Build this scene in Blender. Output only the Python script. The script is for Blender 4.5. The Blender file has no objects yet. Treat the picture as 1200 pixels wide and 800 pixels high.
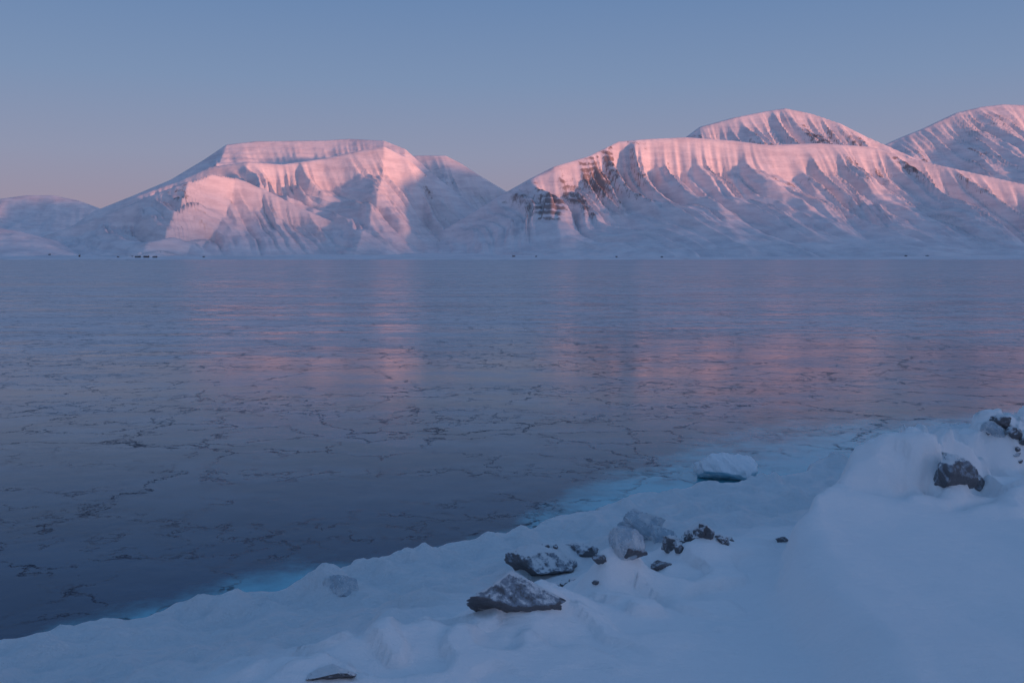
import bpy, bmesh, math, random
import numpy as np
from mathutils import Vector, Matrix

scene = bpy.context.scene
scene.view_settings.view_transform = 'Standard'
scene.view_settings.look = 'None'
scene.view_settings.exposure = 0

# ------------------------------------------------------------------ camera
H = 5.0
F = 1200 * 35.0 / 36.0
P = math.atan(97.0 / F)
cam_d = bpy.data.cameras.new("camera")
cam_d.lens = 35; cam_d.sensor_width = 36
cam_d.clip_start = 0.1; cam_d.clip_end = 60000
cam = bpy.data.objects.new("camera", cam_d)
scene.collection.objects.link(cam)
cam.location = (0, 0, H)
cam.rotation_euler = (math.pi / 2 - P, 0, 0)
scene.camera = cam

def ray(px, py):
    a = (px - 600) / F; b = (400 - py) / F
    return np.array([a, math.cos(P) + b * math.sin(P), -math.sin(P) + b * math.cos(P)])
def at_z(px, py, z):
    r = ray(px, py); t = (z - H) / r[2]
    return r[0] * t, r[1] * t
def at_y(px, py, y):
    r = ray(px, py); t = y / r[1]
    return r[0] * t, H + r[2] * t

# ------------------------------------------------------------------ noise
def _hash(ix, iy, seed):
    h = (ix.astype(np.int64) * 374761393 + iy.astype(np.int64) * 668265263 + seed * 1442695041) & 0xFFFFFFFF
    h = ((h ^ (h >> 13)) * 1274126177) & 0xFFFFFFFF
    h = (h ^ (h >> 16)) & 0xFFFFFFFF
    return h
def perlin(x, y, seed=0):
    x = np.asarray(x, float); y = np.asarray(y, float)
    x, y = np.broadcast_arrays(x, y)
    x0 = np.floor(x); y0 = np.floor(y)
    fx = x - x0; fy = y - y0
    u = fx**3 * (fx * (fx * 6 - 15) + 10); v = fy**3 * (fy * (fy * 6 - 15) + 10)
    def g(ix, iy, dx, dy):
        a = _hash(ix, iy, seed) / 4294967296.0 * 2 * math.pi
        return np.cos(a) * dx + np.sin(a) * dy
    n00 = g(x0, y0, fx, fy); n10 = g(x0 + 1, y0, fx - 1, fy)
    n01 = g(x0, y0 + 1, fx, fy - 1); n11 = g(x0 + 1, y0 + 1, fx - 1, fy - 1)
    return ((n00 * (1 - u) + n10 * u) * (1 - v) + (n01 * (1 - u) + n11 * u) * v) * 1.5
def fbm(x, y, seed=0, o=4):
    s = 0; a = 1.0; t = 0
    for i in range(o):
        s = s + a * perlin(x * 2**i, y * 2**i, seed + i * 17); t += a; a *= 0.5
    return s / t
def sstep(a, b, x):
    t = np.clip((x - a) / (b - a), 0, 1); return t * t * (3 - 2 * t)

# ------------------------------------------------------------------ mesh helper
def grid_mesh(name, X, Y, Z, mat, attrs=None, smooth=True):
    ny, nx = X.shape
    co = np.stack([X, Y, Z], -1).reshape(-1, 3).astype(np.float32)
    i = np.arange(ny * nx).reshape(ny, nx)
    q = np.stack([i[:-1, :-1], i[:-1, 1:], i[1:, 1:], i[1:, :-1]], -1).reshape(-1, 4).astype(np.int32)
    me = bpy.data.meshes.new(name)
    me.vertices.add(len(co)); me.vertices.foreach_set("co", co.ravel())
    me.loops.add(q.size); me.loops.foreach_set("vertex_index", q.ravel())
    me.polygons.add(len(q))
    me.polygons.foreach_set("loop_start", np.arange(0, q.size, 4, dtype=np.int32))
    me.polygons.foreach_set("loop_total", np.full(len(q), 4, dtype=np.int32))
    me.update(calc_edges=True)
    me.polygons.foreach_set("use_smooth", np.full(len(q), smooth))
    for k, a in (attrs or {}).items():
        at = me.attributes.new(k, 'FLOAT', 'POINT')
        at.data.foreach_set("value", a.reshape(-1).astype(np.float32))
    me.materials.append(mat)
    ob = bpy.data.objects.new(name, me); scene.collection.objects.link(ob)
    return ob

# ------------------------------------------------------------------ node helper
class NT:
    def __init__(s, tree): s.t = tree; s.n = tree.nodes; s.l = tree.links
    def new(s, typ, **kw):
        n = s.n.new(typ)
        for k, v in kw.items(): setattr(n, k, v)
        return n
    def put(s, sock, v):
        if v is None: return
        if isinstance(v, bpy.types.NodeSocket): s.l.new(v, sock)
        else: sock.default_value = v
    def math(s, op, a, b=None, c=None, clamp=False):
        n = s.new('ShaderNodeMath', operation=op, use_clamp=clamp)
        s.put(n.inputs[0], a); s.put(n.inputs[1], b); s.put(n.inputs[2], c)
        return n.outputs[0]
    def mr(s, v, a, b, c=0.0, d=1.0, smooth=True):
        n = s.new('ShaderNodeMapRange', interpolation_type='SMOOTHSTEP' if smooth else 'LINEAR')
        s.put(n.inputs['Value'], v); s.put(n.inputs['From Min'], a); s.put(n.inputs['From Max'], b)
        s.put(n.inputs['To Min'], c); s.put(n.inputs['To Max'], d)
        return n.outputs['Result']
    def mix(s, f, a, b, blend='MIX'):
        n = s.new('ShaderNodeMix', data_type='RGBA', blend_type=blend)
        s.put(n.inputs[0], f); s.put(n.inputs[6], a); s.put(n.inputs[7], b)
        return n.outputs[2]
    def noise(s, vec, scale, detail=4, rough=0.5, dist=0.0):
        n = s.new('ShaderNodeTexNoise')
        s.put(n.inputs['Vector'], vec); s.put(n.inputs['Scale'], scale)
        s.put(n.inputs['Detail'], detail); s.put(n.inputs['Roughness'], rough); s.put(n.inputs['Distortion'], dist)
        return n
    def mapping(s, vec, scale):
        n = s.new('ShaderNodeMapping'); s.put(n.inputs['Vector'], vec); n.inputs['Scale'].default_value = scale
        return n.outputs[0]
    def bump(s, h, strength, dist, normal=None):
        n = s.new('ShaderNodeBump'); s.put(n.inputs['Height'], h); s.put(n.inputs['Strength'], strength)
        s.put(n.inputs['Distance'], dist)
        if normal is not None: s.put(n.inputs['Normal'], normal)
        return n.outputs[0]
def material(name):
    m = bpy.data.materials.new(name); m.use_nodes = True
    nt = NT(m.node_tree); b = m.node_tree.nodes['Principled BSDF']
    return m, nt, b
def attr(nt, name):
    a = nt.new('ShaderNodeAttribute'); a.attribute_name = name; return a.outputs['Fac']
def pos(nt): return nt.new('ShaderNodeNewGeometry').outputs['Position']

# ------------------------------------------------------------------ materials
m_mtn, nt, b = material("mountain_snow")
p = pos(nt)
rk = attr(nt, "rock")
n1 = nt.noise(p, 0.025, 6, 0.7).outputs['Fac']
n2 = nt.noise(nt.mapping(p, (1, 1, 5)), 0.006, 6, 0.7).outputs['Fac']
rf = nt.mr(nt.math('ADD', rk, nt.math('MULTIPLY', nt.math('SUBTRACT', n1, 0.5), 1.3)), 0.36, 0.66)
snow = nt.mix(nt.mr(n2, 0.35, 0.7), (0.86, 0.80, 0.81, 1), (0.68, 0.63, 0.66, 1))
rock = nt.mix(n1, (0.085, 0.055, 0.05, 1), (0.24, 0.16, 0.15, 1))
nt.put(b.inputs['Base Color'], nt.mix(nt.math('MULTIPLY', rf, 0.75), snow, rock))
b.inputs['Roughness'].default_value = 0.9
b.inputs['Specular IOR Level'].default_value = 0.1
nt.put(b.inputs['Normal'], nt.bump(nt.noise(p, 0.02, 6, 0.6).outputs['Fac'], 0.35, 12))

m_snow, nt, b = material("shore_snow")
p = pos(nt)
sh = attr(nt, "shore")
n1 = nt.noise(p, 0.5, 5, 0.55).outputs['Fac']
n2 = nt.noise(p, 5, 7, 0.68).outputs['Fac']
n3 = nt.noise(p, 90, 3, 0.6).outputs['Fac']
n4 = nt.noise(nt.mapping(p, (1.0, 2.6, 1.0)), 1.6, 5, 0.6).outputs['Fac']
col = nt.mix(n1, (0.86, 0.87, 0.89, 1), (0.92, 0.92, 0.92, 1))
ice = nt.mix(n2, (0.55, 0.70, 0.80, 1), (0.90, 0.93, 0.94, 1))
nt.put(b.inputs['Base Color'], nt.mix(nt.math('MULTIPLY', sh, nt.mr(n2, 0.3, 0.7, 0.2, 1.0)), col, ice))
nt.put(b.inputs['Roughness'], nt.mr(sh, 0, 1, 0.75, 0.42))
b.inputs['Specular IOR Level'].default_value = 0.3
hgt = nt.math('ADD', nt.math('MULTIPLY', n2, nt.mr(sh, 0, 1, 0.22, 1.4)), nt.math('MULTIPLY', n3, 0.10))
hgt = nt.math('ADD', hgt, nt.math('MULTIPLY', n4, 0.5))
nt.put(b.inputs['Normal'], nt.bump(hgt, 0.8, 0.12))

# water with thin ice
m_wat, nt, b = material("fjord_ice_water")
p = pos(nt)
sx = nt.new('ShaderNodeSeparateXYZ'); nt.put(sx.inputs[0], p)
yy = sx.outputs[1]
wn = nt.noise(p, 0.55, 8, 0.72)
warp = nt.new('ShaderNodeVectorMath', operation='MULTIPLY_ADD')
nt.put(warp.inputs[0], wn.outputs['Color']); warp.inputs[1].default_value = (3.4, 3.4, 0); nt.put(warp.inputs[2], p)
wp = warp.outputs[0]
def vor(scale, w):
    v = nt.new('ShaderNodeTexVoronoi', feature='DISTANCE_TO_EDGE', voronoi_dimensions='2D')
    nt.put(v.inputs['Vector'], wp); v.inputs['Scale'].default_value = scale
    return nt.mr(v.outputs['Distance'], w * 0.2, w, 1.0, 0.0)
brk = nt.mr(nt.noise(p, 1.3, 4, 0.7).outputs['Fac'], 0.36, 0.54)
c1 = nt.math('MULTIPLY', vor(0.15, 0.012), nt.mr(nt.noise(p, 0.13, 3).outputs['Fac'], 0.42, 0.53, 0, 1.0))
c2 = nt.math('MULTIPLY', vor(0.40, 0.030), nt.mr(nt.noise(nt.mapping(p, (0.4, 1.2, 1)), 0.11, 5, 0.65).outputs['Fac'], 0.42, 0.55, 0, 0.9))
c3 = nt.math('MULTIPLY', vor(1.1, 0.07), nt.mr(nt.noise(nt.mapping(p, (0.3, 1.2, 1)), 0.17, 5, 0.65).outputs['Fac'], 0.46, 0.58, 0, 0.75))
crack = nt.math('MULTIPLY', nt.math('MAXIMUM', nt.math('MAXIMUM', c1, c2), c3), brk)
sheen = nt.noise(nt.mapping(p, (0.35, 1, 1)), 0.12, 7, 0.68).outputs['Fac']
mott = nt.noise(nt.mapping(wp, (0.5, 1, 1)), 0.55, 7, 0.7).outputs['Fac']
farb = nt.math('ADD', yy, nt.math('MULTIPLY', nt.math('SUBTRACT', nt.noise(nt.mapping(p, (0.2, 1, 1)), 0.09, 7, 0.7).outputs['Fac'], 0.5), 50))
# extra frost toward the left, put in to dull the mirrored peaks there
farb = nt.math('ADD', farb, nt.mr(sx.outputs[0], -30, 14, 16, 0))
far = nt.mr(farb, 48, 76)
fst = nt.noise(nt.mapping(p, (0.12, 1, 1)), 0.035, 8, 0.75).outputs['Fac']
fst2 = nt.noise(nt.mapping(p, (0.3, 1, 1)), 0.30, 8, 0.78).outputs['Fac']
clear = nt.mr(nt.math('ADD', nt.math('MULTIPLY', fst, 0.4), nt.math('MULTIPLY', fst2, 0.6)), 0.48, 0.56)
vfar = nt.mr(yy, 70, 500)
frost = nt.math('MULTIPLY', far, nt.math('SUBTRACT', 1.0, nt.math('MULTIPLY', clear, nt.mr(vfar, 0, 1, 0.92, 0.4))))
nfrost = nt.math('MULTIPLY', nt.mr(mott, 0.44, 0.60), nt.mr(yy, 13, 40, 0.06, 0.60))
teal = attr(nt, "teal")
tn = nt.noise(p, 0.9, 7, 0.65).outputs['Fac']
tf = nt.mr(nt.math('ADD', teal, nt.math('MULTIPLY', nt.math('SUBTRACT', tn, 0.5), 1.1)), 0.15, 0.88)
tf = nt.math('MULTIPLY', tf, nt.mr(teal, 0.0, 0.15))
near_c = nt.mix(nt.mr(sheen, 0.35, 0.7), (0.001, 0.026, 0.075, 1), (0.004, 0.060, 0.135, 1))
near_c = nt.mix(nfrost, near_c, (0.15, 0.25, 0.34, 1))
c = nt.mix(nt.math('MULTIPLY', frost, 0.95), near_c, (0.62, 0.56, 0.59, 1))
c = nt.mix(nt.math('MULTIPLY', tf, 0.88), c, (0.15, 0.55, 0.68, 1))
c = nt.mix(nt.math('MULTIPLY', crack, 0.88), c, (0.002, 0.010, 0.028, 1))
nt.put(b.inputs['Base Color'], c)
r = nt.mr(sheen, 0.3, 0.75, 0.07, 0.16)
r = nt.math('ADD', r, nt.math('MULTIPLY', nfrost, 0.12))
r = nt.math('ADD', r, nt.math('MULTIPLY', frost, 0.18))
r = nt.math('ADD', r, nt.math('MULTIPLY', crack, 0.3))
nt.put(b.inputs['Roughness'], r)
b.inputs['IOR'].default_value = 1.33
sp_ = nt.math('SUBTRACT', 0.5, nt.math('MULTIPLY', frost, 0.34))
nt.put(b.inputs['Specular IOR Level'], nt.math('MULTIPLY', sp_, nt.mr(crack, 0, 1, 1.0, 0.15)))
bh = nt.math('ADD', nt.noise(p, 1.0, 6, 0.65).outputs['Fac'], nt.math('MULTIPLY', mott, 0.4))
nt.put(b.inputs['Normal'], nt.bump(bh, 0.16, 0.05))

def rock_mat(name, cov, ice_col=(0.60, 0.67, 0.76, 1)):
    m, nt, b = material(name)
    g = nt.new('ShaderNodeNewGeometry'); p = g.outputs['Position']
    s = nt.new('ShaderNodeSeparateXYZ'); nt.put(s.inputs[0], g.outputs['Normal'])
    n = nt.noise(p, 8, 7, 0.75).outputs['Fac']
    nf = nt.noise(p, 45, 4, 0.7).outputs['Fac']
    f = nt.math('ADD', s.outputs[2], nt.math('MULTIPLY', nt.math('SUBTRACT', n, 0.5), 3.2))
    f = nt.mr(f, cov, cov + 0.6)
    rc = nt.mix(nf, (0.06, 0.065, 0.078, 1), (0.23, 0.23, 0.25, 1))
    c_ = nt.mix(nt.math('MULTIPLY', f, 0.9), rc, ice_col)
    top = nt.mr(nt.math('ADD', s.outputs[2], nt.math('MULTIPLY', nt.math('SUBTRACT', n, 0.5), 1.2)), cov + 0.45, cov + 0.65)
    c_ = nt.mix(top, c_, (0.84, 0.87, 0.90, 1))
    nt.put(b.inputs['Base Color'], c_)
    nt.put(b.inputs['Roughness'], nt.mr(nf, 0.3, 0.7, 0.35, 0.75))
    nt.put(b.inputs['Normal'], nt.bump(nt.math('ADD', n, nt.math('MULTIPLY', nf, 0.4)), 0.9, 0.06))
    return m
m_rock = rock_mat("rimed_rock", 0.12)
m_rock_dark = rock_mat("dark_rock", 0.70)
m_rock_iced = rock_mat("iced_rock", 0.10, (0.34, 0.41, 0.50, 1))

m_ice, nt, b = material("block_ice")
p = pos(nt)
n = nt.noise(p, 5, 6, 0.65).outputs['Fac']; nf = nt.noise(p, 30, 4, 0.6).outputs['Fac']
nt.put(b.inputs['Base Color'], nt.mix(nt.mr(n, 0.3, 0.7), (0.42, 0.55, 0.66, 1), (0.84, 0.88, 0.91, 1)))
nt.put(b.inputs['Roughness'], nt.mr(n, 0.3, 0.7, 0.12, 0.45))
b.inputs['Transmission Weight'].default_value = 0.3
b.inputs['IOR'].default_value = 1.31
nt.put(b.inputs['Normal'], nt.bump(nt.math('ADD', n, nt.math('MULTIPLY', nf, 0.3)), 0.8, 0.07))

m_float, nt, b = material("floating_ice")
p = pos(nt)
s = nt.new('ShaderNodeSeparateXYZ'); nt.put(s.inputs[0], p)
n = nt.noise(p, 6, 5, 0.6).outputs['Fac']
h = nt.mr(nt.math('ADD', s.outputs[2], nt.math('MULTIPLY', nt.math('SUBTRACT', n, 0.5), 0.2)), 0.02, 0.22)
nt.put(b.inputs['Base Color'], nt.mix(h, (0.36, 0.58, 0.66, 1), (0.82, 0.87, 0.91, 1)))
b.inputs['Roughness'].default_value = 0.4
nt.put(b.inputs['Normal'], nt.bump(n, 0.8, 0.08))

# ------------------------------------------------------------------ mountains
def crest(pts):
    xs = []; ys = []; zs = []
    for px, py, Y in pts:
        x, z = at_y(px, py, Y); xs.append(x); ys.append(Y); zs.append(z)
    return np.array(xs), np.array(ys), np.array(zs)

def face(X, Y, cr, seed, k=0.5, amp=1.0, back=0.0, lw=330.0, Lf=2.2, jag=0.0, rm=1.0):
    xs, ys, zs = cr
    yc = np.interp(X, xs, ys); zc = np.interp(X, xs, zs)
    zc = zc + jag * fbm(X / 90.0, X * 0 + seed, seed + 3, 3)
    zc = np.maximum(zc, 0)
    alc = 150 * fbm(X / 480.0, X * 0 + 3.3, seed + 9, 4)
    d = yc - Y + alc * sstep(0, 400, yc - Y)
    L = np.maximum(zc * Lf + 250, 300)
    s = np.clip(d / L, 0, 1)
    prof = 0.80 * (1 - s)**1.8 + 0.20 * (1 - s)**1.0
    z = zc * prof
    w = 230 * fbm(X / 1100, Y / 1100, seed + 21, 3) + 25 * fbm(X / 260, Y / 260, seed + 22, 2)
    kk = k + 0.30 * perlin(X / 1500, X * 0 + 2.2, seed + 23)
    t = (X - kk * d + w) / lw
    q = d / (lw * 8)
    n0 = perlin(t * 0.85, q, seed + 31); r0 = 1 - np.abs(n0) * 1.9
    n1 = perlin(t * 1.9 + 7.7, q * 1.5 + 3, seed + 32); r1 = 1 - np.abs(n1) * 1.9
    n2 = perlin(t * 4.7 + 1.7, q * 2.5 + 8, seed + 33); r2 = 1 - np.abs(n2) * 1.9
    n3 = perlin(t * 9.3 + 4.1, q * 5 + 5, seed + 34); r3 = 1 - np.abs(n3) * 1.9
    v1 = 0.45 + 0.8 * sstep(-0.35, 0.35, perlin(X / 600, Y / 700, seed + 41))
    v2 = 0.45 + 0.9 * sstep(-0.35, 0.35, perlin(X / 420, Y / 500, seed + 42))
    rid = (r0 + 0.62 * r1 * v1 + 0.34 * r2 * v2 + 0.18 * r3 * v2) / 2.14
    env = np.clip(s / 0.06, 0, 1)**0.9 * np.clip((1 - s) / 0.8, 0, 1)**1.1
    va = 0.7 + 0.5 * sstep(-0.4, 0.4, fbm(X / 900, Y / 1200, seed + 43, 2))
    z = z - amp * va * zc * 0.34 * env * (1.0 - rid)
    # narrow incised couloirs on the smooth faces
    g1 = perlin(t * 1.5 + 3.3, q * 1.2 + 9, seed + 61); g2 = perlin(t * 3.4 + 5.1, q * 1.8 + 2, seed + 62)
    cut = np.exp(-(g1 / 0.075)**2) + 0.6 * np.exp(-(g2 / 0.10)**2) * v2
    z = z - 33 * amp * env * cut * np.clip(zc / 500, 0, 1)
    z = z + 5 * env * fbm(X / 60, Y / 60, seed + 77, 3)
    st = z / 38.0 + 0.6 * fbm(X / 600, Y / 600, seed + 5, 3)
    z = z + 2.4 * np.sin(st * 2 * math.pi) * env
    z = np.where(d < 0, zc - back * np.abs(d), z)
    front = (d > 0)
    strat = 0.5 + 0.5 * np.sin(st * 2 * math.pi + 1.2 + 2.6 * fbm(X / 120, Y / 200, seed + 99, 3))
    patch = sstep(-0.15, 0.35, fbm(X / 700, Y / 500, seed + 88, 3))
    rock = front * (sstep(0.55, 0.82, rid) * (0.18 + 0.26 * strat) * (0.25 + 0.75 * patch) + 0.06 * strat) * np.clip(1.25 - s * 1.8, 0, 1)
    flank = np.exp(-((g1 - 0.10) / 0.05)**2) + 0.6 * np.exp(-((g2 - 0.13) / 0.06)**2)
    rock = rock + front * 0.28 * flank * env * np.clip(1.4 - s * 1.8, 0, 1) * (0.3 + 0.7 * patch)
    rimband = np.exp(-((s - 0.045) / 0.018)**2) * front * sstep(0.0, 0.4, fbm(X / 110, Y / 400, seed + 55, 4))
    rock = (rock + 0.28 * rimband) * rm
    return z, rock, (0.45 + 0.55 * strat) * sstep(0.30, 0.72, rid)

def build_mountain(name, x0, x1, y0, y1, st, layers, boost=None):
    xs = np.arange(x0, x1, st); ys = np.arange(y0, y1, st)
    X, Y = np.meshgrid(xs, ys)
    Z = np.full(X.shape, -60.0); R = np.zeros(X.shape); S = np.zeros(X.shape)
    for kw in layers:
        z, r, sr = face(X, Y, **kw)
        z = z - 25 * sstep(40, 0, z)
        R = np.where(z > Z, r, R); S = np.where(z > Z, sr, S); Z = np.maximum(Z, z)
    if boost is not None: R = R + boost(X, Y, Z) * (R > 0.0) * (0.15 + 0.85 * S)
    Z = Z - 10
    return grid_mesh(name, X, Y, Z, m_mtn, {"rock": np.clip(R, 0, 1)})

L_rim = crest([(30,300,6600),(90,262,6600),(160,228,6500),(205,212,6500),(245,194,6450),(290,188,6400),(330,191,6450),(380,184,6500),(420,175,6500),(450,170,6500),(478,184,6600),(500,204,6700),(535,228,6700),(570,252,6700),(620,290,6700),(680,304,6700)])
L_top = crest([(30,300,7100),(110,246,7100),(160,226,7100),(200,209,7100),(240,185,7100),(265,168,7100),(300,164,7100),(380,163,7100),(410,161,7100),(450,163,7000),(475,173,6950),(505,200,6900),(560,245,6900),(620,300,6900)])
L_spur = crest([(-40,300,5800),(40,278,5800),(100,258,5700),(150,238,5600),(205,216,5500),(222,210,5500),(245,201,5700),(275,206,5900),(310,220,5900),(350,240,5850),(400,262,5800),(450,282,5700),(520,303,5700)])
def boostL(X, Y, Z):
    u = X / Y * F + 600
    return np.exp(-((u - 208) / 14)**2) * np.exp(-((Z - 420) / 60)**2) * 0.40
build_mountain("snowy_mountain", -4200, 700, 4300, 8600, 8, [
    dict(cr=L_rim, seed=11, k=0.7, amp=1.05, back=0.0, lw=300, rm=0.75),
    dict(cr=L_top, seed=12, k=0.2, amp=0.2, back=0.3, Lf=1.8, rm=0.7),
    dict(cr=L_spur, seed=13, k=0.8, amp=1.0, back=0.45, lw=250, jag=6, rm=0.6)], boostL)
B_c = crest([(420,190,8800),(470,182,8800),(490,181,8800),(522,181,8800),(540,190,8800),(566,207,8800),(595,224,8800),(650,250,8800),(720,290,8800)])
build_mountain("snowy_mountain.001", -2200, 1800, 6800, 9600, 12, [
    dict(cr=B_c, seed=22, k=0.5, amp=1.0, back=0.1, lw=280)])
R_rim = crest([(430,303,6300),(500,279,6200),(545,253,6100),(590,225,6000),(620,208,5900),(650,193,5900),(690,181,6000),(725,164,6150),(760,161,6200),(805,159,6250),(860,163,6300),(900,168,6300),(960,166,6350),(1020,170,6400),(1060,182,6400),(1120,196,6300),(1200,214,6200),(1300,240,6200),(1400,270,6200)])
R_dome = crest([(690,303,6900),(730,240,6900),(765,180,6900),(805,158,6900),(820,147,6900),(860,136,6900),(900,128,6950),(920,125,6950),(950,131,6950),(985,143,6900),(1015,158,6900),(1060,178,6850),(1120,205,6800),(1200,240,6800),(1300,300,6800)])
def boostR(X, Y, Z):
    u = X / Y * F + 600
    a = np.exp(-((u - 655) / 55)**2) * np.exp(-((Z - 320) / 170)**2) * 0.60
    c = np.exp(-((u - 850) / 130)**2) * np.exp(-((Z - 700) / 60)**2) * 0.16
    e = np.exp(-((u - 735) / 60)**2) * np.exp(-((Z - 430) / 200)**2) * 0.34
    g = np.exp(-((u - 900) / 150)**2) * np.exp(-((Z - 400) / 180)**2) * 0.14
    return a + c + e + g
build_mountain("snowy_mountain.002", -1300, 5200, 4200, 8300, 8.5, [
    dict(cr=R_rim, seed=41, k=0.45, amp=1.12, back=0.0, lw=340),
    dict(cr=R_dome, seed=42, k=0.3, amp=0.6, back=0.3, lw=260, Lf=1.8)], boostR)
P_c = crest([(900,303,8800),(960,215,8800),(1010,180,8700),(1055,160,8700),(1080,150,8700),(1120,131,8700),(1150,124,8700),(1175,121,8700),(1200,122,8700),(1260,128,8700),(1350,150,8700),(1450,180,8700)])
build_mountain("snowy_mountain.003", 2200, 7200, 6300, 9600, 12, [
    dict(cr=P_c, seed=63, k=0.5, amp=0.8, back=0.1, lw=420)])
H1 = crest([(-250,250,11000),(-80,236,11000),(0,232,11000),(30,228,11000),(62,228,11000),(92,234,11000),(120,247,11000),(200,270,11000),(300,303,11000)])
build_mountain("snowy_hill", -9500, -2000, 8500, 11800, 20, [dict(cr=H1, seed=71, k=0.3, amp=0.5, back=0.1, lw=600, Lf=3.0, rm=0.6)])
H2 = crest([(-200,255,5100),(-60,261,5100),(0,265,5100),(28,270,5100),(55,283,5000),(95,298,5000),(130,304,5000)])
build_mountain("snowy_hill.001", -4200, -1800, 4300, 5700, 10, [dict(cr=H2, seed=81, k=0.4, amp=0.6, back=0.1, lw=300, Lf=3.0, rm=0.6)])

# coastal plain under the mountains
xs = np.arange(-12000, 12001, 40.0); ys = np.concatenate([np.arange(4150, 5600, 14.0), np.arange(5600, 13000, 150.0)])
X, Y = np.meshgrid(xs, ys)
sl = 4260 + 90 * fbm(X / 900, X * 0 + 1.1, 5, 5)
dd = Y - sl
Z = np.where(dd > 0, 3.5 * sstep(0, 25, dd) + np.minimum(dd, 1400) * 0.022, -3) + sstep(0, 200, dd) * (9 * fbm(X / 500, Y / 260, 6, 4))
Z = np.where(dd > 0, np.maximum(Z, 0.6), -3)
grid_mesh("coastal_plain", X, Y, Z, m_mtn, {"rock": 0.20 * sstep(0, 6, dd) * sstep(60, 20, dd) + 0.14 * (fbm(X / 200, Y / 60, 8, 4) > 0.1)})

# ------------------------------------------------------------------ near shore
shore_px = [(0,785),(60,767),(130,748),(230,730),(330,711),(372,700),(392,688),(430,683),(470,675),(515,660),(548,648),(590,646),(625,636),(680,616),(740,598),(800,590),(860,580),(930,566),(985,552),(1030,530),(1090,515),(1200,497)]
sp = [at_z(px, py, 0) for px, py in shore_px]
sp = [(-9000, -5200), (-400, -250), (-60, -34), (-20, -1.5)] + sp + [(40, 44), (90, 62), (400, 110), (9000, 600)]
SPX = np.array([a for a, _ in sp]); SPY = np.array([b_ for _, b_ in sp])
def shore_dist(X, Y):
    best = np.full(X.shape, 1e9)
    for i in range(len(SPX) - 1):
        ax, ay, bx, by = SPX[i], SPY[i], SPX[i+1], SPY[i+1]
        vx, vy = bx - ax, by - ay
        t = np.clip(((X - ax) * vx + (Y - ay) * vy) / (vx*vx + vy*vy), 0, 1)
        best = np.minimum(best, np.hypot(X - ax - t*vx, Y - ay - t*vy))
    return np.where(Y < np.interp(X, SPX, SPY), best, -best)

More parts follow.
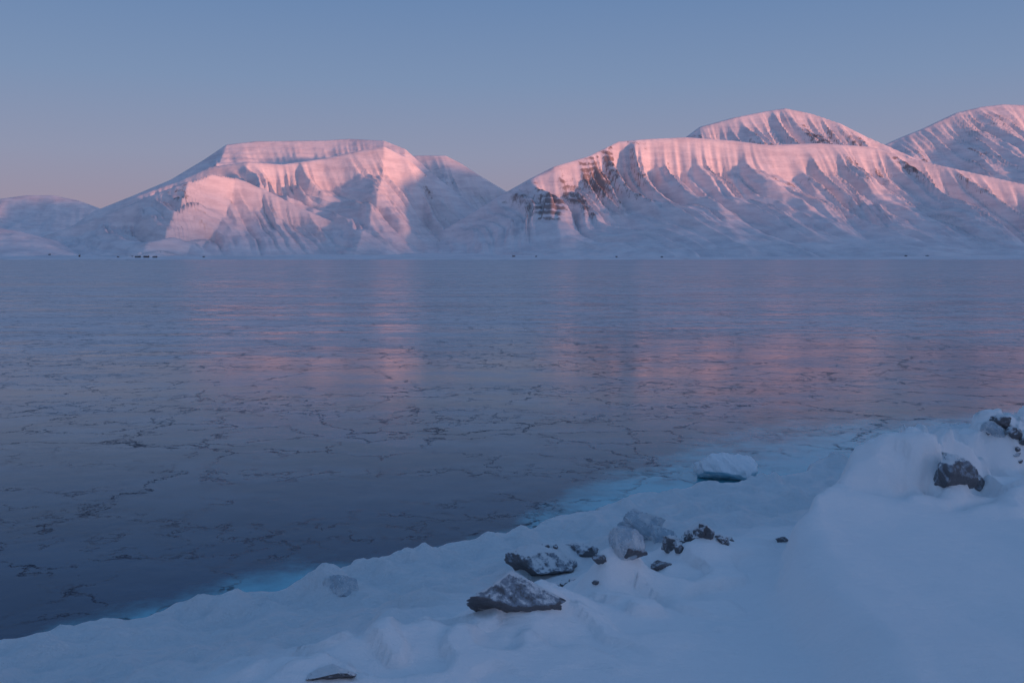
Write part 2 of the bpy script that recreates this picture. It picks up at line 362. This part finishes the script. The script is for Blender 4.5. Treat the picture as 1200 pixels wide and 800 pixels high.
def G(X, Y, cx, cy, sx, sy, ang=0.0, pw=2):
    c, s = math.cos(ang), math.sin(ang)
    u = ((X - cx) * c + (Y - cy) * s) / sx; v = (-(X - cx) * s + (Y - cy) * c) / sy
    return np.exp(-(u*u + v*v)**(pw / 2))
EX = np.array([2.9, 3.4, 4.0, 5.0, 6.2, 7.6, 9.6, 14, 25]); EY = np.array([10.6, 12.2, 13.3, 14.6, 16.6, 17.9, 19.2, 22, 28])
BUMPS = []
def terrain(X, Y):
    X = np.asarray(X, float); Y = np.asarray(Y, float)
    d0 = shore_dist(X, Y)
    d = d0 + 0.45 * fbm(X * 0.9, Y * 0.9, 101, 5)
    z = np.interp(d, [-6, -1.0, -0.05, 0.02, 0.10, 0.3, 0.9, 1.8, 2.6, 3.6, 4.6, 5.4, 6.3, 8, 10, 13, 17, 30, 400],
                     [-2, -0.6, -0.15, 0.10, 0.30, 0.38, 0.33, 0.42, 0.58, 0.82, 1.08, 1.26, 1.34, 1.45, 1.62, 2.0, 2.6, 3.1, 6])
    land = sstep(0.0, 0.4, d)
    lump = sstep(0.1, 0.6, d) * sstep(5.5, 2.5, d)
    z = z + land * 0.10 * fbm(X * 0.35, Y * 0.35, 103, 3)
    bil = 1 - np.abs(perlin(X * 0.9, Y * 0.9, 107)) * 2
    z = z + lump * (0.14 * bil * perlin(X * 0.4, Y * 0.4, 109) + 0.17 * fbm(X * 1.3, Y * 1.3, 110, 6) + 0.22 * np.maximum(0, perlin(X * 1.7, Y * 1.7, 108) - 0.15))
    rim = np.exp(-((d - 0.5) / 0.35)**2)
    z = z + rim * 0.38 * np.maximum(0, fbm(X * 1.1, Y * 1.1, 119, 4) + 0.02)
    ridge = np.exp(-((d - 5.3) / 0.9)**2)
    z = z + ridge * (0.12 + 0.30 * fbm(X * 0.8, Y * 0.8, 111, 4))
    wob = 0.35 * fbm(X * 0.5, Y * 0.5, 131, 3)
    e = (np.interp(X, EX, EY) - Y) * 0.66 + wob
    step = sstep(-0.10, 0.34, e) * sstep(2.9, 3.8, X - 0.12 * (Y - 12) + wob) * np.exp(-np.maximum(e, 0) / 2.6)
    z = z + 0.66 * step
    z = z - 0.32 * sstep(0.3, -0.6, e) * sstep(3.0, 5.0, X) * sstep(1.0, 3.0, d)
    wx = X + 0.22 * fbm(X * 1.2, Y * 1.2, 151, 3); wy = Y + 0.22 * fbm(X * 1.2, Y * 1.2, 152, 3)
    for cx, cy, sx_, sy_, hh in [(5.95, 14.2, 0.75, 0.45, 0.50), (5.0, 14.0, 0.6, 0.35, 0.24), (6.75, 14.9, 0.45, 0.4, 0.48), (7.5, 15.6, 0.5, 0.4, 0.45), (8.2, 17.0, 0.7, 0.45, 0.36), (9.4, 18.0, 0.9, 0.6, 0.36),
                                 (6.7, 16.8, 0.55, 0.4, 0.36), (10.9, 19.0, 1.1, 0.7, 0.3), (8.6, 16.0, 0.5, 0.35, 0.30), (7.3, 13.6, 0.6, 0.3, 0.20), (6.4, 12.9, 0.5, 0.25, 0.12)]:
        z = z + hh * G(wx, wy, cx, cy, sx_, sy_, 0.4, 3.8) * (1 + 0.35 * fbm(X * 1.5, Y * 1.5, 141, 3))
    zone = sstep(4.6, 5.8, X) * sstep(12.6, 13.8, Y - 0.15 * (X - 6)) * sstep(2.0, 3.5, d)
    cell = sstep(-0.02, 0.14, perlin(wx * 1.25 + 3, wy * 1.25, 171)) * 0.20 + sstep(0.0, 0.12, perlin(wx * 2.4, wy * 2.4 + 5, 172)) * 0.11
    z = z + zone * (cell - 0.12)
    cell2 = sstep(0.02, 0.18, perlin(wx * 1.9 + 3, wy * 1.9, 173)) * 0.10
    z = z + np.exp(-((d - 5.6) / 1.1)**2) * sstep(-3, -1.5, X) * sstep(3.2, 2.4, X) * cell2
    z = z + 0.20 * G(X, Y, -1.3, 8.8, 0.7, 0.4, 0.8, 2) + 0.18 * G(X, Y, 0.3, 9.6, 0.9, 0.4, 0.7, 2) + 0.18 * G(X, Y, 1.4, 11.2, 0.9, 0.45, 0.6, 2)
    for bx, by, br, bh_ in BUMPS:
        z = z + bh_ * G(wx, wy, bx, by, br, br * 0.75, 0.2, 2.5)
    z = z + sstep(5.5, 8, d) * (0.045 * fbm(X * 0.9 + Y * 0.5, (Y - X) * 0.35, 115, 4) + 0.09 * fbm(X * 0.3, Y * 0.3, 116, 2))
    return z, d
def zt(x, y): return float(terrain(np.array([x]), np.array([y]))[0][0])
def ground_hit(px, py):
    r = ray(px, py)
    t = np.linspace(4, 45, 3000)
    z, _ = terrain(r[0] * t, r[1] * t)
    i = np.argmax(H + r[2] * t < np.maximum(z, 0))
    return float(r[0] * t[i]), float(r[1] * t[i])

specs = [ # name, px, py(base), w px, h px, mat, sink, cuts, tilt
 ("rock", 600, 732, 120, 30, m_rock_iced, 0.50, 10, 0.08),
 ("rock", 633, 680, 88, 24, m_rock_iced, 0.44, 10, 0.06),
 ("rock", 679, 660, 50, 16, m_rock, 0.46, 12, -0.1),
 ("rock", 788, 649, 30, 14, m_rock, 0.42, 12, 0.2),
 ("rock", 625, 692, 28, 12, m_rock_dark, 0.36, 12, 0.1),
 ("rock", 704, 674, 20, 9, m_rock_dark, 0.38, 12, 0.1),
 ("rock", 775, 666, 26, 7, m_rock_dark, 0.38, 12, 0.0),
 ("rock", 698, 687, 9, 5, m_rock_dark, 0.3, 8, 0.0),
 ("rock", 563, 722, 14, 6, m_rock_dark, 0.3, 8, 0.0),
 ("rock", 385, 801, 60, 15, m_rock, 0.42, 11, 0.0),
 ("rock", 918, 635, 17, 5, m_rock_dark, 0.28, 10, 0.0),
 ("rock", 1118, 576, 64, 28, m_rock_iced, 0.45, 10, 0.15),
 ("rock", 1146, 580, 30, 16, m_rock_iced, 0.45, 10, 0.15),
 ("rock", 735, 673, 44, 13, m_rock_dark, 0.36, 12, 0.0),
 ("ice_block", 733, 667, 46, 30, m_ice, 0.3, 11, 0.1),
 ("ice_block", 752, 645, 54, 38, m_ice, 0.3, 11, -0.25),
 ("ice_block", 780, 640, 34, 22, m_ice, 0.35, 11, 0.3),
 ("ice_block", 404, 697, 56, 16, m_ice, 0.5, 8, 0.05),
 ("ice_block", 1165, 508, 28, 14, m_ice, 0.42, 10, 0.2),
]
piles = [(828, 634, 80, 20, 14), (1184, 526, 60, 13, 16), (640, 664, 40, 8, 6), (1190, 543, 30, 6, 7), (690, 657, 44, 10, 7), (665, 684, 60, 7, 7), (590, 716, 70, 8, 7)]
hits = [ground_hit(s_[1], s_[2]) for s_ in specs]
phits = [ground_hit(s_[0], s_[1]) for s_ in piles]
for (x, y), s_ in zip(hits, specs):
    w_ = s_[3] * y / F
    if s_[3] > 28: BUMPS.append((x, y + w_ * 0.45, w_ * 0.75, 0.45 * s_[4] * y / F))
for (x, y), s_ in zip(phits, piles):
    w_ = s_[2] * y / F
    BUMPS.append((x, y + w_ * 0.35, w_ * 0.6, 0.3 * s_[3] * y / F))

def coarse(a, b, n): return list(np.linspace(0, 1, n)**2.5 * (b - a) + a)
xs = np.array(sorted(set(coarse(-11, -9000, 30)[1:] + list(np.arange(-11, 24, 0.05)) + coarse(24, 9000, 30)[1:])))
yl = []; y = 3.5
while y < 38: yl.append(y); y += 0.026 + 0.0028 * y
ys = np.array(sorted(set(coarse(3.4, -9000, 30) + yl + coarse(38.5, 650, 24))))
X, Y = np.meshgrid(xs, ys)
Z, D = terrain(X, Y)
grid_mesh("snowy_shore", X, Y, Z, m_snow, {"shore": sstep(5.5, 2.0, D)})

# ------------------------------------------------------------------ water
xs = np.array(sorted(set(coarse(-30, -14000, 14)[1:] + list(np.arange(-30, 40, 0.2)) + coarse(40, 14000, 14)[1:])))
ys = np.array(sorted(set(coarse(2, -9000, 10)[1:] + list(np.arange(2, 50, 0.2)) + coarse(50, 13500, 20)[1:])))
X, Y = np.meshgrid(xs, ys)
dd = -shore_dist(X, Y)
wid = np.interp(X, [-8, -6, -4.5, -3, -1.6, 0.0, 1.2, 2.5, 5, 9, 14], [0.9, 1.5, 2.4, 2.2, 0.8, 1.6, 3.0, 5.0, 6.8, 6.0, 3.0])
teal = np.clip(1.0 - np.maximum(dd, 0) / wid, 0, 1) * (np.abs(X) < 28)
grid_mesh("fjord_water", X, Y, X * 0, m_wat, {"teal": teal})

# ------------------------------------------------------------------ sun and the unseen ridge behind the viewer, crest shaped to shade the fjord
SUN_EL = math.radians(2.0); SAZ = math.radians(58)      # behind the viewer, to the right
sdir = Vector((math.sin(SAZ) * math.cos(SUN_EL), -math.cos(SAZ) * math.cos(SUN_EL), math.sin(SUN_EL)))
a = np.linspace(-16000, 16000, 320); c = np.linspace(-2600, 2600, 50)
A, C = np.meshgrid(a, c)
hx, hy = math.sin(SAZ), -math.cos(SAZ)
top = np.interp(A, [-16000, 0, 3400, 5000, 7500, 16000], [660, 690, 670, 560, 430, 430]) + 35 * fbm(A / 2000, A * 0, 201, 4)
Zr = top * np.clip(1 - np.abs(C) / 2600, 0, 1)**1.1 + 30 * fbm(A / 500, C / 500, 202, 4) * np.clip(np.abs(C) / 800, 0, 1) - 10
X = hx * (5200 + C) - hy * A; Y = hy * (5200 + C) + hx * A
grid_mesh("snowy_mountain.004", X, Y, Zr, m_mtn, {"rock": X * 0 + 0.1})

sun_d = bpy.data.lights.new("sun", 'SUN'); sun_d.energy = 3.2; sun_d.angle = math.radians(4.0)
sun_d.color = (1.0, 0.385, 0.235)
sun = bpy.data.objects.new("sun", sun_d); scene.collection.objects.link(sun)
sun.rotation_euler = sdir.to_track_quat('Z', 'Y').to_euler()

# ------------------------------------------------------------------ sky
w = bpy.data.worlds.new("World"); scene.world = w; w.use_nodes = True
nt = NT(w.node_tree); bg = w.node_tree.nodes['Background']
sky = nt.new('ShaderNodeTexSky'); sky.sky_type = 'NISHITA'; sky.sun_disc = False
sky.sun_elevation = SUN_EL; sky.sun_rotation = math.pi - SAZ
sky.air_density = 1.0; sky.dust_density = 1.5; sky.ozone_density = 3.0
tc = nt.new('ShaderNodeTexCoord').outputs['Generated']
sx = nt.new('ShaderNodeSeparateXYZ'); nt.put(sx.inputs[0], tc)
rp = nt.new('ShaderNodeValToRGB'); nt.put(rp.inputs[0], sx.outputs[2])
def s2l(c): return tuple(((v/255) / 12.92 if v/255 <= 0.04045 else ((v/255 + 0.055) / 1.055)**2.4) for v in c) + (1,)
stops = [(0.0, (156,142,162)), (0.05, (161,151,172)), (0.10, (150,156,183)), (0.17, (130,152,187)), (0.26, (108,139,183)), (0.6, (94,131,178)), (1.0, (90,127,176))]
els = rp.color_ramp.elements
els[0].position = 0; els[0].color = s2l(stops[0][1]); els[1].position = 1; els[1].color = s2l(stops[-1][1])
for q, cc in stops[1:-1]:
    e = els.new(q); e.color = s2l(cc)
dot = nt.new('ShaderNodeVectorMath', operation='DOT_PRODUCT'); nt.put(dot.inputs[0], tc); dot.inputs[1].default_value = (hx, hy, 0.0)
glow = nt.math('MULTIPLY', nt.mr(dot.outputs['Value'], 0.1, 1.0), nt.mr(sx.outputs[2], 0.0, 0.4, 1.0, 0.0))
glow2 = nt.math('MULTIPLY', nt.mr(dot.outputs['Value'], 0.0, 0.9), nt.mr(sx.outputs[2], 0.0, 0.8, 1.0, 0.0))
col = nt.mix(1.0, rp.outputs[0], nt.mix(glow, (0, 0, 0, 1), (1.0, 0.48, 0.34, 1)), 'ADD')
col = nt.mix(1.0, col, nt.mix(glow2, (0, 0, 0, 1), (0.18, 0.25, 0.36, 1)), 'ADD')
skys = nt.mix(1.0, sky.outputs[0], (0.1, 0.1, 0.1, 1), 'MULTIPLY')
nt.put(bg.inputs['Color'], nt.mix(0.12, col, skys))
bg.inputs['Strength'].default_value = 1.0

# ------------------------------------------------------------------ rocks and ice
def lump_verts(dims, seed, rotz=0.0, cuts=9, rough=0.16, tilt=0.0, lvl=5):
    rnd = random.Random(seed)
    bm = bmesh.new(); bmesh.ops.create_icosphere(bm, subdivisions=lvl, radius=1.0)
    V = np.array([v.co[:] for v in bm.verts]); Fc = [[v.index for v in f.verts] for f in bm.faces]; bm.free()
    for i in range(cuts):
        n = np.array([rnd.gauss(0, 1), rnd.gauss(0, 1), rnd.gauss(0, 0.9)]); n /= np.linalg.norm(n)
        o = rnd.uniform(0.42, 0.8)
        dp = V @ n; ex = np.maximum(dp - o, 0) * 0.97
        V = V - ex[:, None] * n
    V = V / np.abs(V).max(axis=0)
    nz = fbm(V[:, 0] * 1.8 + V[:, 2] * 1.1, V[:, 1] * 1.8 - V[:, 2] * 0.9, seed, 5)
    nr = 1 - 2 * np.abs(fbm(V[:, 0] * 3 + V[:, 2] * 2.1, V[:, 1] * 3 - V[:, 2] * 1.9, seed + 5, 4))
    V = V * (1 + rough * nz * 1.6 + rough * 0.5 * (nr - 0.7))[:, None]
    V = V * (np.array(dims) / 2)
    M = np.array(Matrix.Rotation(rotz, 3, 'Z') @ Matrix.Rotation(tilt, 3, 'Y'))
    return V @ M.T, Fc
def mesh_obj(name, V, Fc, mat, loc):
    me = bpy.data.meshes.new(name); me.from_pydata([tuple(v) for v in V], [], Fc)
    me.polygons.foreach_set("use_smooth", np.full(len(Fc), True))
    me.materials.append(mat)
    ob = bpy.data.objects.new(name, me); ob.location = loc; scene.collection.objects.link(ob)
    return ob
def lump(name, x, y, dims, seed, mat, rotz=0.0, sink=0.3, cuts=9, rough=0.16, tilt=0.0, base_z=None, lvl=5):
    V, Fc = lump_verts(dims, seed, rotz, cuts, rough, tilt, lvl)
    z0 = (zt(x, y) if base_z is None else base_z) + dims[2] / 2 * (1 - 2 * sink)
    return mesh_obj(name, V, Fc, mat, (x, y, z0))
def pile(name, x, y, w_, dep, h_, n, seed, mat):
    rnd = random.Random(seed); VV = []; FF = []; off = 0
    zc = zt(x, y)
    for i in range(n):
        u = rnd.uniform(-1, 1); v = rnd.uniform(-1, 1)
        s = rnd.uniform(0.26, 0.46) * (1 - 0.4 * abs(u))
        dims = (w_ * s * rnd.uniform(0.6, 1.1), w_ * s * 0.8, h_ * rnd.uniform(0.6, 1.15) * (1 - 0.5 * abs(u)))
        V, Fc = lump_verts(dims, seed * 31 + i, rnd.uniform(0, 3), 12, 0.16, rnd.uniform(-0.5, 0.5), 4)
        ox, oy = u * w_ / 2 * 0.8, v * dep / 2
        oz = zt(x + ox, y + oy) - zc + dims[2] * 0.12
        VV.append(V + np.array([ox, oy, oz])); FF += [[k + off for k in f] for f in Fc]; off += len(V)
    return mesh_obj(name, np.vstack(VV), FF, mat, (x, y, zc))

cnt = {}
for i, (nm, px, py, wpx, hpx, mat, sink, cuts, tilt) in enumerate(specs):
    x, y = hits[i]
    s = y / F; ww = wpx * s; hh = hpx * s / (1 - sink)
    k = cnt.get(nm, 0); cnt[nm] = k + 1
    y += ww * 0.22
    lump(nm if k == 0 else "%s.%03d" % (nm, k), x, y, (ww * 1.05, ww * 0.75, hh), 300 + i * 7, mat,
         rotz=random.Random(i).uniform(-0.35, 0.35), sink=sink, cuts=cuts, tilt=tilt, lvl=5 if wpx > 20 else 4)
for i, (px, py, wpx, hpx, n) in enumerate(piles):
    x, y = phits[i]; s = y / F
    pile("rock_pile" if i == 0 else "rock_pile.%03d" % i, x, y + wpx * s * 0.2, wpx * s, wpx * s * 0.5, hpx * s * 1.5, n, 50 + i, m_rock)
x, y = at_z(855, 564, 0)
lump("floating_ice_chunk", x, y + 0.35, (1.38, 1.1, 0.92), 905, m_float, sink=0.30, cuts=4, rough=0.2, base_z=0.0)

# ------------------------------------------------------------------ cabins across the fjord
m_wall, nt, b = material("dark_timber"); b.inputs['Roughness'].default_value = 0.9
nt.put(b.inputs['Base Color'], nt.mix(nt.noise(pos(nt), 0.5).outputs['Fac'], (0.05, 0.04, 0.045, 1), (0.12, 0.09, 0.08, 1)))
m_roof, nt, b = material("snowy_roof"); b.inputs['Roughness'].default_value = 0.9
nt.put(b.inputs['Base Color'], nt.mix(nt.mr(nt.noise(pos(nt), 0.2).outputs['Fac'], 0.4, 0.6), (0.12, 0.11, 0.12, 1), (0.7, 0.7, 0.74, 1)))
def cabin(name, px, w_, l_, h_, Y):
    x = (px - 600) / F * Y
    dep = Y - (4260 + 90 * float(fbm(np.array([x / 900]), np.array([1.1]), 5, 5)[0]))
    z = max(0.6, 3.5 + max(dep, 0) * 0.022 + 9 * float(fbm(np.array([x / 500]), np.array([Y / 260]), 6, 4)[0]) * min(1, max(dep, 0) / 200) )
    hw, hl = w_ / 2, l_ / 2; r_ = h_ * 0.5; e = 0.8
    vs = [(-hw,-hl,-4),(hw,-hl,-4),(hw,hl,-4),(-hw,hl,-4),(-hw,-hl,h_),(hw,-hl,h_),(hw,hl,h_),(-hw,hl,h_),(-hw,0,h_+r_),(hw,0,h_+r_)]
    fs = [(0,1,5,4),(1,2,6,5),(2,3,7,6),(3,0,4,7),(4,8,7),(5,6,9)]
    me = bpy.data.meshes.new(name + "_walls"); me.from_pydata(vs, [], fs); me.materials.append(m_wall)
    root = bpy.data.objects.new(name, None); root.location = (x, Y, z); scene.collection.objects.link(root)
    wo = bpy.data.objects.new("walls", me); wo.parent = root; scene.collection.objects.link(wo)
    rv = [(-hw-e,-hl-e,h_-0.3),(hw+e,-hl-e,h_-0.3),(hw+e,0,h_+r_+0.3),(-hw-e,0,h_+r_+0.3),(-hw-e,hl+e,h_-0.3),(hw+e,hl+e,h_-0.3)]
    mr_ = bpy.data.meshes.new(name + "_roof"); mr_.from_pydata(rv, [], [(0,1,2,3),(3,2,5,4)]); mr_.materials.append(m_roof)
    ro = bpy.data.objects.new("roof", mr_); ro.parent = root; scene.collection.objects.link(ro)
cabs = [(48,14,12,5,4900),(60,9,9,4,4880),(140,7,8,4,4600),(163,22,14,6,4560),(173,22,14,7,4600),(183,18,12,6,4550),(155,12,9,5,4620),
        (240,8,8,4,4600),(602,14,9,5,4700),(628,8,8,4,4650),(775,9,9,4,4600),(722,8,8,4,4620),(1060,9,9,4,4600),(1085,13,10,5,4700),(95,6,6,9,4700)]
for i, cdat in enumerate(cabs):
    cabin("wooden_cabin" if i == 0 else "wooden_cabin.%03d" % i, *cdat)
